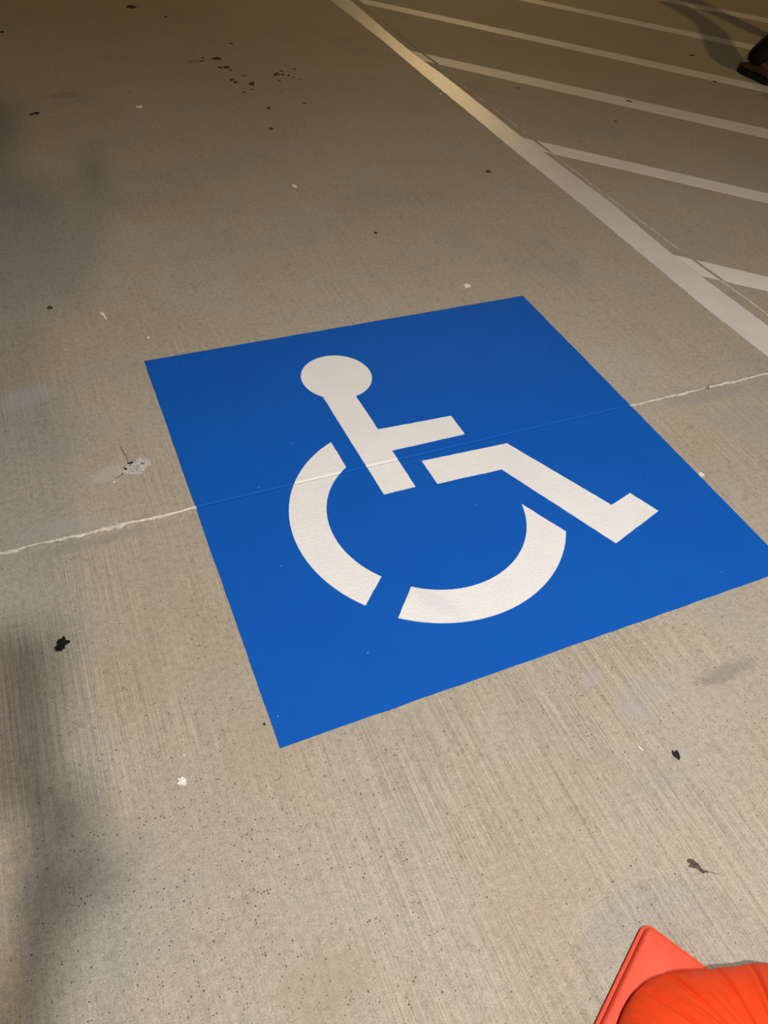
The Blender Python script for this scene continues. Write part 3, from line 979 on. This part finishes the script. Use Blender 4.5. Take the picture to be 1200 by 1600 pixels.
def person(name, label, base, hip, knees, ankles, boots_dir, shoulders, elbows, wrists, chest, neck, head, face_dir, curl_dirs):
    P = empty(name, (base[0], base[1], 0))
    bpy.context.view_layer.update()
    tag(P, label, 'person')
    hip, chest, neck, head = map(Vector, (hip, chest, neck, head))
    side = (Vector(shoulders[1]) - Vector(shoulders[0])).normalized()
    fwd = Vector((face_dir[0], face_dir[1], face_dir[2])).normalized()
    hl, hr = hip - side * 0.09, hip + side * 0.09
    # continuous body: trunk, head, limbs, hands with five fingers
    V, E = [], []

    def add(p, r):
        V.append((*p, r))
        return len(V) - 1
    i_hip = add(hip, (0.13, 0.10))
    i_waist = add(hip.lerp(chest, 0.5), (0.12, 0.09))
    i_ch = add(chest, (0.14, 0.105))
    i_nk = add(neck, 0.055)
    upv = (head - neck).normalized()
    i_hd = add(head - upv * 0.05 + fwd * 0.012, (0.070, 0.078))
    i_ht = add(head + upv * 0.045, (0.076, 0.086))
    i_hp = add(head + upv * 0.095, (0.045, 0.052))
    E += [(i_hip, i_waist), (i_waist, i_ch), (i_ch, i_nk), (i_nk, i_hd), (i_hd, i_ht), (i_ht, i_hp)]
    for k, hj in enumerate((hl, hr)):
        a = add(hj - Vector((0, 0, 0.06)), 0.080)
        m = add(Vector(hj - Vector((0, 0, 0.06))).lerp(Vector(knees[k]), 0.5), 0.068)
        b = add(knees[k], 0.052)
        c = add(Vector(knees[k]).lerp(Vector(ankles[k]), 0.35), 0.050)
        d = add(ankles[k], 0.034)
        E += [(i_hip, a), (a, m), (m, b), (b, c), (c, d)]
    hands = []
    for k in range(2):
        a = add(shoulders[k], 0.058)
        b = add(elbows[k], 0.040)
        c = add(Vector(elbows[k]).lerp(Vector(wrists[k]), 0.4), 0.038)
        d = add(wrists[k], 0.026)
        E += [(i_ch, a), (a, b), (b, c), (c, d)]
        w = Vector(wrists[k])
        along, across = Vector(curl_dirs[k][0]).normalized(), Vector(curl_dirs[k][1]).normalized()
        pal = add(w + along * 0.045, (0.030, 0.020))
        kn = add(w + along * 0.085, (0.032, 0.016))
        E += [(d, pal), (pal, kn)]
        hands.append((w, along, across))
    body = skin_chain('body', V, E, M_SKIN, P, 0, 2)
    for w, al, ac in hands:
        dn = al.cross(ac).normalized()
        for q, (off, ln) in enumerate(((-0.027, 0.066), (-0.009, 0.076), (0.009, 0.072), (0.026, 0.058))):
            p0 = w + al * 0.080 + ac * off
            p1 = p0 + al * ln * 0.45
            p2 = p1 + (al * 0.55 + dn * 0.75) * ln * 0.32
            p3 = p2 + (al * 0.1 + dn * 0.95) * ln * 0.26
            skin_chain('finger', [(*p0, 0.0095), (*p1, 0.0090), (*p2, 0.0085), (*p3, 0.0070)], [(0, 1), (1, 2), (2, 3)], M_SKIN, P, 0, 2)
        p0 = w + al * 0.030 - ac * 0.022
        p1 = p0 + al * 0.025 - ac * 0.026
        p2 = p1 + al * 0.030 - ac * 0.010 + dn * 0.008
        skin_chain('thumb', [(*p0, 0.012), (*p1, 0.011), (*p2, 0.0085)], [(0, 1), (1, 2)], M_SKIN, P, 0, 2)
    # face
    rt = fwd.cross(upv).normalized()
    upf = rt.cross(fwd).normalized()
    fm = Matrix((rt, fwd, upf)).transposed()
    fc = head + fwd * 0.082
    for sg in (-1, 1):
        e = sphere('eye', fc + rt * 0.032 * sg + upf * 0.012 - fwd * 0.008, 0.0125, M_EYE, P, seg=16)
        sphere('iris', fc + rt * 0.032 * sg + upf * 0.012 + fwd * 0.001, 0.0058, M_PUPIL, e, (1, 0.6, 1), fm, 12)
        sphere('ear', head + rt * 0.080 * sg + upf * 0.0, 0.03, M_SKIN, P, (0.3, 0.6, 1.0), fm, 16)
    sphere('nose', fc - upf * 0.015 + fwd * 0.008, 0.018, M_SKIN, P, (0.75, 0.9, 1.35), fm, 16)
    sphere('mouth', fc - upf * 0.055 - fwd * 0.010, 0.022, M_LIP, P, (1.0, 0.35, 0.32), fm, 16)
    sphere('hair', head + upv * 0.065 - fwd * 0.020, 0.100, M_HAIR, P, (0.90, 1.0, 0.85), fm, 28)
    # clothes
    V, E = [], []
    i0 = add(hip + Vector((0, 0, 0.05)), (0.155, 0.125))
    for k, hj in enumerate((hl, hr)):
        a = add(hj - Vector((0, 0, 0.06)), 0.104)
        m = add(Vector(hj - Vector((0, 0, 0.06))).lerp(Vector(knees[k]), 0.5), 0.090)
        b = add(knees[k], 0.076)
        c = add(Vector(knees[k]).lerp(Vector(ankles[k]), 0.5), 0.074)
        d = add(Vector(knees[k]).lerp(Vector(ankles[k]), 1.00), 0.086)
        e = add(Vector(ankles[k]) + Vector((0, 0, -0.045)), 0.082)
        E += [(i0, a), (a, m), (m, b), (b, c), (c, d), (d, e)]
    tr = skin_chain('trousers', V, E, M_TROUSER, P, 0, 2)
    V, E = [], []
    i0 = add(hip + Vector((0, 0, -0.01)), (0.165, 0.135))
    i1 = add(hip.lerp(chest, 0.5), (0.155, 0.125))
    i2 = add(chest, (0.175, 0.130))
    i3 = add(chest.lerp(neck, 0.75), 0.072)
    E += [(i0, i1), (i1, i2), (i2, i3)]
    for k in range(2):
        a = add(shoulders[k], 0.078)
        b = add(elbows[k], 0.058)
        c = add(Vector(elbows[k]).lerp(Vector(wrists[k]), 0.88), 0.044)
        E += [(i2, a), (a, b), (b, c)]
    skin_chain('work_jacket', V, E, M_SHIRT, P, 0, 2)
    for k in range(2):
        heel, dr = boots_dir[k]
        boot(P, heel, dr, 1 if k == 0 else -1, ankles[k])
    return P


# the worker at the top right: only one boot and trouser hem reach into the frame
person('person', 'person in black trousers and brown work boots, cut off by the upper right edge',
       (4.0, 2.75), (4.18, 2.70, 0.88),
       [(4.08, 2.85, 0.43), (4.33, 2.84, 0.50)],
       [(3.742, 2.915, 0.105), (4.40, 2.66, 0.135)],
       [((3.742, 2.765), (0.07, 0.99)), ((4.40, 2.60), (0.12, 0.99))],
       [(4.00, 2.73, 1.40), (4.36, 2.69, 1.40)],
       [(3.98, 2.72, 1.11), (4.40, 2.68, 1.11)],
       [(4.02, 2.93, 0.98), (4.36, 2.90, 0.98)],
       (4.18, 2.72, 1.28), (4.18, 2.74, 1.50), (4.18, 2.78, 1.62), (0.0, 0.9, -0.35),
       [((0.1, 0.95, -0.1), (1, 0, 0)), ((-0.1, 0.95, -0.1), (-1, 0, 0))])

# the photographer behind the camera: hands and phone out front, shadow falling on the deck at the left
FW = Vector((0.4624, 0.8867, 0))
SD = Vector((0.8867, -0.4624, 0))
B0 = Vector((CAM.x, CAM.y, 0)) - FW * 0.47 - SD * 0.20
wr_l = CAM - SD * 0.15 - FW * 0.13 + Vector((0, 0, -0.06))
wr_r = CAM + SD * 0.01 - FW * 0.115 + Vector((0, 0, -0.055))
Zv = Vector((0, 0, 1))
person('person', 'photographer in dark clothes standing just outside the bottom of the frame',
       tuple(B0.xy), tuple(B0 + Zv * 0.90),
       [tuple(B0 - SD * 0.12 + FW * 0.03 + Zv * 0.49), tuple(B0 + SD * 0.12 + FW * 0.03 + Zv * 0.49)],
       [tuple(B0 - SD * 0.14 + Zv * 0.135), tuple(B0 + SD * 0.14 + Zv * 0.135)],
       [(tuple((B0 - SD * 0.14 - FW * 0.06).xy), tuple(FW.xy)), (tuple((B0 + SD * 0.14 - FW * 0.06).xy), tuple(FW.xy))],
       [tuple(B0 - SD * 0.19 + Zv * 1.42), tuple(B0 + SD * 0.19 + Zv * 1.42)],
       [tuple(B0 - SD * 0.26 + FW * 0.22 + Zv * 1.27), tuple(B0 + SD * 0.17 + FW * 0.10 + Zv * 1.10)],
       [tuple(wr_l), tuple(wr_r)],
       tuple(B0 + Zv * 1.30), tuple(B0 + FW * 0.02 + Zv * 1.51), tuple(B0 + FW * 0.05 + Zv * 1.63), (FW.x, FW.y, -0.8),
       [(tuple(SD * 0.8 + FW * 0.2 + Zv * 0.3), tuple(UP)), (tuple(FW * 0.5 + Zv * 0.45), tuple(-SD))])
ph = bmesh.new()
bmesh.ops.create_cube(ph, size=1)
bmesh.ops.scale(ph, vec=(0.076, 0.160, 0.009), verts=ph.verts)
bmesh.ops.bevel(ph, geom=ph.edges[:], offset=0.003, segments=2, affect='EDGES')
bmesh.ops.transform(ph, matrix=Matrix.Translation(CAM + BACK * 0.012 + UP * 0.050 - RIGHT * 0.036) @ rot.to_4x4(), verts=ph.verts)
tag(from_bm('phone', ph, M_GLASS), 'black phone held up by the photographer', 'phone')
